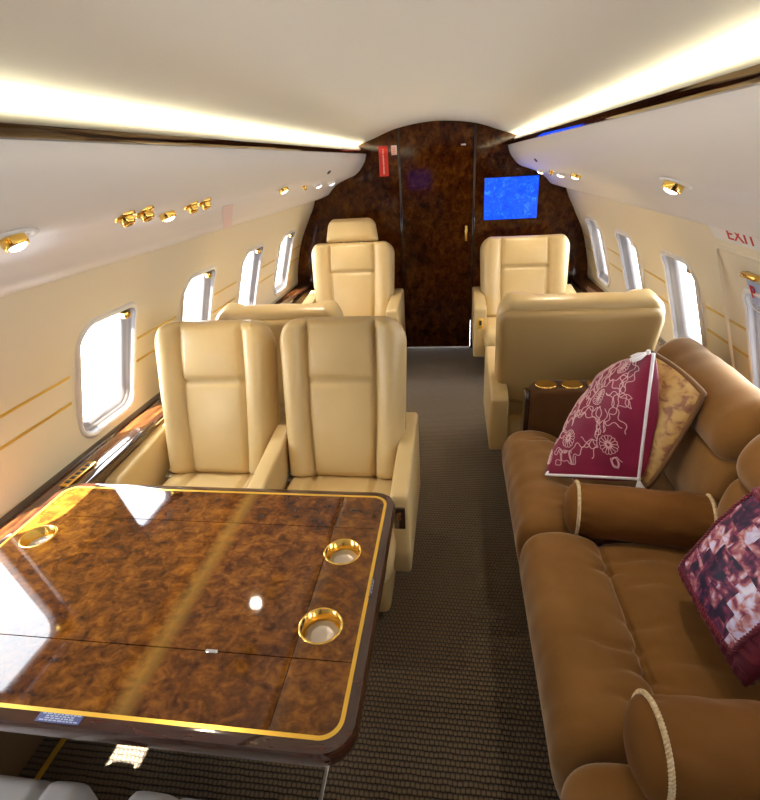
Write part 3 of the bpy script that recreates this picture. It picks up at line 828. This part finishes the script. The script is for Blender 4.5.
BLOWER = [(.97, .37), (.93, .43), (.918, .52), (.930, .61), (.965, .655), (1.05, .67), (1.10, .60), (1.11, .45), (1.06, .36)]
def bw(seed):
    return lambda x, y, z: .008*noise.noise((y*4, z*7, seed)) + .003*noise.noise((y*13, z*13, seed))
for i, (y0, y1) in enumerate(((1.375, 2.09), (.655, 1.365), (-.07, .645), (-.80, -.08))):
    bc = mk('back_cushion', *inset_loft(BUPPER, y0, y1, .085, 44, 5, bw(i+1.5)), M['velvet'], sofa)
    mk('lumbar_pad', *inset_loft(BLOWER, y0, y1-.01, .04, 40, 5, bw(i+7.5)), M['velvet'], bc)
mb = MB(); mb.add(box(.46, 1.06, -.8, 2.03, 0, .14, .02, 2)); mb.add(box(.98, 1.08, -.8, 2.05, .1, .62, .03, 3))
mb.build('base', M['velvet_dark'], sofa, sharp=50)
arm = mk('armrest', *prism([(.475, .12), (.475, .565), (.51, .60), (1.0, .60), (1.0, .12)], 'y', 2.045, 2.185, .022, 4), M['velvet_dark'], sofa, sharp=60)
mk('wood_end', *prism(rrect(.052, .20, .045, 6, 2.115, .38), 'x', .455, .478, .008, 2), M['darkwood'], arm, sharp=50)
for x in (.545, .655, .765):
    mk('cup_holder', *lathe([(.046, -.001), (.046, .002), (.041, .003), (.039, .0018), (.036, .0012), (.03, .0016), (0, .0012)], 28, T(x, 2.112, .603)), M['gold'], arm)

# bolsters
def bolster(label, P0, P1, r, seed):
    P0, P1 = Vector(P0), Vector(P1); ax = (P1-P0).normalized(); L_ = (P1-P0).length
    e1 = Vector((0, 0, 1)).cross(ax).normalized(); e2 = ax.cross(e1)
    t = thing('bolster', label, 'bolster pillow', (0, 0, 0), 0, 'brown bolsters on the sofa')
    rings = []; n = 72
    prof = [(-.034, .0), (-.033, .25), (-.028, .6), (-.017, .85), (-.004, .97), (.006, 1.0)]
    xs = prof + [(L_*j/40, 1.0) for j in range(1, 40)] + [(L_-a, b) for a, b in prof[::-1]]
    for a, b_ in xs:
        ring = []
        for j in range(n):
            th = 2*PI*j/n; rr = r*max(b_, .01)
            if b_ >= 1:
                e = min(a, L_-a)
                rr += .005*noise.noise((a*14, math.cos(th)*2.2, math.sin(th)*2.2+seed)) - .003*g(e-.015, .022)*(1+math.sin(th*16+seed+3*noise.noise((th*2, seed, e*20))))*.7
                rr -= .003*g(e-.17-.02*math.sin(th*2+seed), .008)*max(0, math.sin(th*1.5+seed))
            ring.append(P0 + ax*a + e1*rr*math.cos(th) + e2*rr*math.sin(th))
        rings.append(ring)
    mk('cover', *loft(rings, True, True), M['bolster'], t)
    for xe in (.004, L_-.004):
        path = [P0 + ax*xe + (r+.002)*(e1*math.cos(2*PI*j/260) + e2*math.sin(2*PI*j/260)) for j in range(260)]
        rope(path, .0055, 2, True, 44).build('cord', M['cord'], t)
    return t
bolster('brown bolster with a beige cord lying beside the burgundy embroidered pillow', (.54, 1.42, .457), (.925, 1.37, .457), .088, 1)
bolster('brown bolster with a beige cord lying in front of the picture collage pillow', (.515, .645, .482), (.93, .652, .482), .092, 5)

# throw pillows -----------------------------------------------------------
def pillow_fn(A, B, Cc, Dd, thick, pinch=.06, p=.42, seed=0, wr=.004, rnd=0):
    A, B, Cc, Dd = map(Vector, (A, B, Cc, Dd))
    n = ((B-A).cross(Dd-A) + (Cc-B).cross(A-B)*-1 + (Cc-Dd).cross(Cc-B)).normalized()
    cen = (A+B+Cc+Dd)/4
    def fn(u, v, side=1, off=0):
        ku = 1 - pinch*(1-(abs(v))**2)*1.0; kv = 1 - pinch*(1-(abs(u))**2)*1.0
        uu, vv = u*ku*math.sqrt(1-rnd*v*v), v*kv*math.sqrt(1-rnd*u*u)
        a, b_ = (uu+1)/2, (vv+1)/2
        P = A*(1-a)*(1-b_) + B*a*(1-b_) + Cc*a*b_ + Dd*(1-a)*b_
        h = thick*max(0, (1-u*u))**p*max(0, (1-v*v))**p
        h *= 1 + .12*noise.noise((u*2.1, v*2.1, seed))
        h += wr*noise.noise((u*5, v*5, seed+side))*(1-u**4)*(1-v**4)
        h -= .35*thick*0
        return P + n*(side*h + off*(1 if side > 0 else -1))
    return fn
def pillow_mesh(fn, n=44, sides=(1, -1)):
    us = [2*a-1 for a in spaced(n, .8)]; mb = MB()
    for s in sides: mb.add(loft([[fn(u, v, s) for u in us] for v in us], False, False))
    bm = bmesh.new(); vv = [bm.verts.new(p) for p in mb.v]
    for q in mb.f: bm.faces.new([vv[i] for i in q])
    bmesh.ops.remove_doubles(bm, verts=bm.verts, dist=2e-4); bm.verts.index_update()
    v = [tuple(q.co) for q in bm.verts]; f = [tuple(q.index for q in p.verts) for p in bm.faces]; bm.free()
    return v, f
def edge_path(fn, n=40):
    e = []
    for i in range(n): e.append(fn(-1+2*i/n, -1))
    for i in range(n): e.append(fn(1, -1+2*i/n))
    for i in range(n): e.append(fn(1-2*i/n, 1))
    for i in range(n): e.append(fn(-1, 1-2*i/n))
    return e

# burgundy embroidered pillow
A, B, Cc, Dd = (.470, 1.60, .462), (.782, 1.555, .483), (.781, 1.63, .930), (.735, 1.83, .765)
t = thing('throw_pillow', 'burgundy silk pillow with silver embroidery and white corded edges', 'pillow', (0, 0, 0), 0, 'throw pillows on the sofa')
fn = pillow_fn(A, B, Cc, Dd, .098, .03, .40, 2.0, .006, .05)
mk('cover', *pillow_mesh(fn), M['silk'], t)
mk('piping', *tube(edge_path(fn), .0055, 8, True), M['whitecord'], t)
FL = [(.25, .15), (.62, -.62), (-.85, -.78), (-.45, .25), (.55, .72), (-.3, -.55)]
def flower(cu, cv, r):
    mb = MB()
    for i in range(14):
        a = 2*PI*i/14; w = .22
        pts = [fn(cu + r*q*math.cos(a+w*s_), cv + r*q*math.sin(a+w*s_)*.85, 1, .0012) for q, s_ in ((.25, 0), (.65, -1), (.92, -.8), (1, 0), (.92, .8), (.65, 1), (.25, 0))]
        mb.add(tube(smooth_curve(pts, 3), .0011, 5))
    for q in (.2, .3):
        mb.add(tube([fn(cu + r*q*math.cos(2*PI*i/14), cv + r*q*math.sin(2*PI*i/14)*.85, 1, .0012) for i in range(14)], .0016, 5, True))
    return mb
for cu, cv in FL:
    flower(cu, cv, .17 if abs(cu) < .8 else .13).build('flower', M['embroid'], t)
mb = MB(); rs = random.Random(4)
def inb(u, v): return abs(u) < .93 and abs(v) < .93 and all(math.hypot(u-a, (v-b_)*1.1) > .21 for a, b_ in FL)
for (u, v, a0) in ((-.55, -.75, .3), (.0, -.55, .8), (.1, -.2, 2.6), (.55, -.15, 1.2), (.8, .3, 1.5), (-.1, .55, .2), (-.6, -.25, 1.4), (.05, .85, 5.9), (.85, -.3, 4.0), (-.75, .6, .4), (.25, -.85, .1), (-.15, .1, 2.2), (-.2, -.8, 1.1), (.4, .45, 3.0), (-.75, .1, .9), (-.35, .75, 4.4), (.7, .0, .4), (.85, .85, 3.6), (.35, -.35, 5.2), (-.6, -.5, 2.6), (.0, .3, 1.0), (.85, -.85, 2.0)):
    pts = []; a = a0; k = rs.choice((-1, 1))
    for i in range(92):
        a += k*.42*math.sin(i*.52 + a0) + .05*rs.uniform(-1, 1)
        nu_, nv_ = u+.023*math.cos(a), v+.023*math.sin(a)
        if not inb(nu_, nv_): a += 1.1; continue
        u, v = nu_, nv_; pts.append(fn(u, v, 1, .0012))
    if len(pts) > 6: mb.add(tube(smooth_curve(pts, 2), .0014, 5))
mb.build('vine_stitching', M['embroid'], t)
def tassel(P, d, L_, mat, parent):
    d = Vector(d).normalized(); P = Vector(P); mb = MB()
    mb.add(lathe([(0, -.008), (.007, -.006), (.008, 0), (.006, .008), (0, .009)], 12, T(*P)))
    a = d.orthogonal().normalized(); b_ = d.cross(a)
    for i in range(22):
        th = 2*PI*i/22*2.4; rr = .004+.010*(i % 7)/7
        q = P + d*.008 + (a*math.cos(th)+b_*math.sin(th))*.004
        e = P + d*L_*random.uniform(.85, 1.05) + (a*math.cos(th)+b_*math.sin(th))*rr
        mb.add(tube([q, (q+e)/2 + (a*math.cos(th)+b_*math.sin(th))*.004, e], .0016, 5))
    mb.build('tassel', mat, parent)
tassel(fn(1, -1), (.05, -.35, -.5), .055, M['whitecord'], t)
tassel(Vector(fn(.92, .99)) + Vector((-.004, 0, .004)), (-.8, -.25, -.28), .06, M['whitecord'], t)

# gold damask pillow behind it
t = thing('throw_pillow', 'gold damask pillow with brown cord behind the burgundy embroidered pillow', 'pillow', (0, 0, 0), 0, 'throw pillows on the sofa')
fn = pillow_fn((.66, 1.87, .60), (.815, 1.55, .445), (.93, 1.562, .818), (.82, 1.775, .885), .042, -.01, .42, 5.0, .004, .09)
mk('cover', *pillow_mesh(fn, 36), M['damask'], t)
mk('piping', *tube(edge_path(fn), .010, 8, True), M['browncord'], t)

# collage pillow
t = thing('throw_pillow', 'burgundy pillow with a printed picture collage panel and gathered velour sides', 'pillow', (0, 0, 0), 0, 'throw pillows on the sofa')
PL, PB, PR_, PT = (.752, 1.128, .484), (.772, .812, .452), (.915, .80, .775), (.905, 1.125, .80)
fn = pillow_fn(PL, PB, PR_, PT, .075, .03, .36, 9.0)
def fnw(u, v, side=1, off=0):
    e = max(abs(u), abs(v)); w = sstep(.72, .84, e)*(1-sstep(.97, 1, e))
    s_ = v if abs(u) > abs(v) else u
    return fn(u, v, side, off + .005*w*math.sin(s_*46))
us = [2*a-1 for a in spaced(80, .5)]
mb = MB()
for s_ in (1, -1): mb.add(loft([[fnw(u, v, s_) for u in us] for v in us], False, False))
mb.build('cover', M['velour'], t, sharp=None)
# printed panel: rounded square with uv
n = 30; qs = [2*i/n-1 for i in range(n+1)]
def pan(u, v, off):
    # map the square to a rounded square
    k = .10; uu = u*math.sqrt(1-k*v*v); vv = v*math.sqrt(1-k*u*u)
    return fn(uu*.80-.10*0, vv*.80, 1, off)
v_ = [pan(u, w, .0045) for w in qs for u in qs]; f_ = [(j*(n+1)+i, j*(n+1)+i+1, (j+1)*(n+1)+i+1, (j+1)*(n+1)+i) for j in range(n) for i in range(n)]
o = mk('picture_panel', v_, f_, M['collage'], t)
uvl = o.data.uv_layers.new(name='UVMap')
for lp in o.data.loops:
    i = lp.vertex_index; uvl.data[lp.index].uv = (.95*(i % (n+1))/n + .31, .95*(i//(n+1))/n + .17)
path = [pan(*p, .0045) for p in [(-1+2*i/40, -1) for i in range(40)] + [(1, -1+2*i/40) for i in range(40)] + [(1-2*i/40, 1) for i in range(40)] + [(-1, 1-2*i/40) for i in range(40)]]
path = [p for p in path]
dense = []
for i in range(len(path)):
    for j in range(3): dense.append(path[i].lerp(path[(i+1) % len(path)], j/3))
rope(dense, .0055, 2, True, 60).build('panel_cord', M['velour'], t)

# ------------------------------------------------------------------ daylight, lamps, camera
w = bpy.data.worlds.new('World'); bpy.context.scene.world = w; w.use_nodes = True
bg = w.node_tree.nodes['Background']; bg.inputs[0].default_value = (.90, .95, 1.0, 1); bg.inputs[1].default_value = 9
for (s, c, o) in wins:
    lt = bpy.data.lights.new('daylight portal', 'AREA'); lt.shape = 'RECTANGLE'; lt.size = .36; lt.size_y = .28; lt.cycles.is_portal = True
    p = wall_pt(s, c, WZ, -.09); q = wall_pt(s, c, WZ, 0); nrm = (q-p).normalized()
    lo = bpy.data.objects.new('daylight_portal', lt); C.objects.link(lo); lo.matrix_world = orient(p, -nrm)
sun = bpy.data.lights.new('sun', 'SUN'); sun.energy = 40; sun.angle = math.radians(.6); sun.color = (1, .95, .85)
so = bpy.data.objects.new('sun', sun); C.objects.link(so); so.rotation_euler = Vector((.36, .60, -1)).to_track_quat('-Z', 'Y').to_euler()
for o in list(bpy.data.objects):
    if o.name.startswith('reading_light'):
        sp = bpy.data.lights.new('reading lamp', 'SPOT'); sp.energy = 6; sp.spot_size = math.radians(115); sp.spot_blend = .9; sp.shadow_soft_size = .02; sp.color = (1, .86, .66)
        q = bpy.data.objects.new('reading_lamp_glow', sp); C.objects.link(q)
        q.location = o.matrix_world @ Vector((0, 0, .03)); q.rotation_euler = Vector((0, 0, -1)).to_track_quat('-Z', 'Y').to_euler()

cam = bpy.data.cameras.new('camera'); co = bpy.data.objects.new('camera', cam); C.objects.link(co)
yaw, pitch, roll = .1589, .4405, -.0627
wv = Vector((-math.sin(yaw)*math.cos(pitch), math.cos(yaw)*math.cos(pitch), -math.sin(pitch)))
r0 = Vector((math.cos(yaw), math.sin(yaw), 0)); u0 = r0.cross(wv)
r = math.cos(roll)*r0 + math.sin(roll)*u0; u = r.cross(wv)
mat = Matrix((r, u, -wv)).transposed().to_4x4(); mat.translation = (.13865, 0, 1.52977); co.matrix_world = mat
cam.sensor_fit = 'HORIZONTAL'; cam.sensor_width = 36; cam.lens = 502.81/760*36; cam.clip_start = .02
sc = bpy.context.scene; sc.camera = co
sc.view_settings.view_transform = 'Standard'; sc.view_settings.look = 'None'; sc.view_settings.exposure = .82; sc.view_settings.gamma = 1; sc.view_settings.use_curve_mapping = False
sc.cycles.max_bounces = 10; sc.cycles.diffuse_bounces = 7; sc.cycles.glossy_bounces = 5; sc.cycles.transparent_max_bounces = 12
sc.cycles.sample_clamp_indirect = 6; sc.cycles.caustics_reflective = False; sc.cycles.caustics_refractive = False
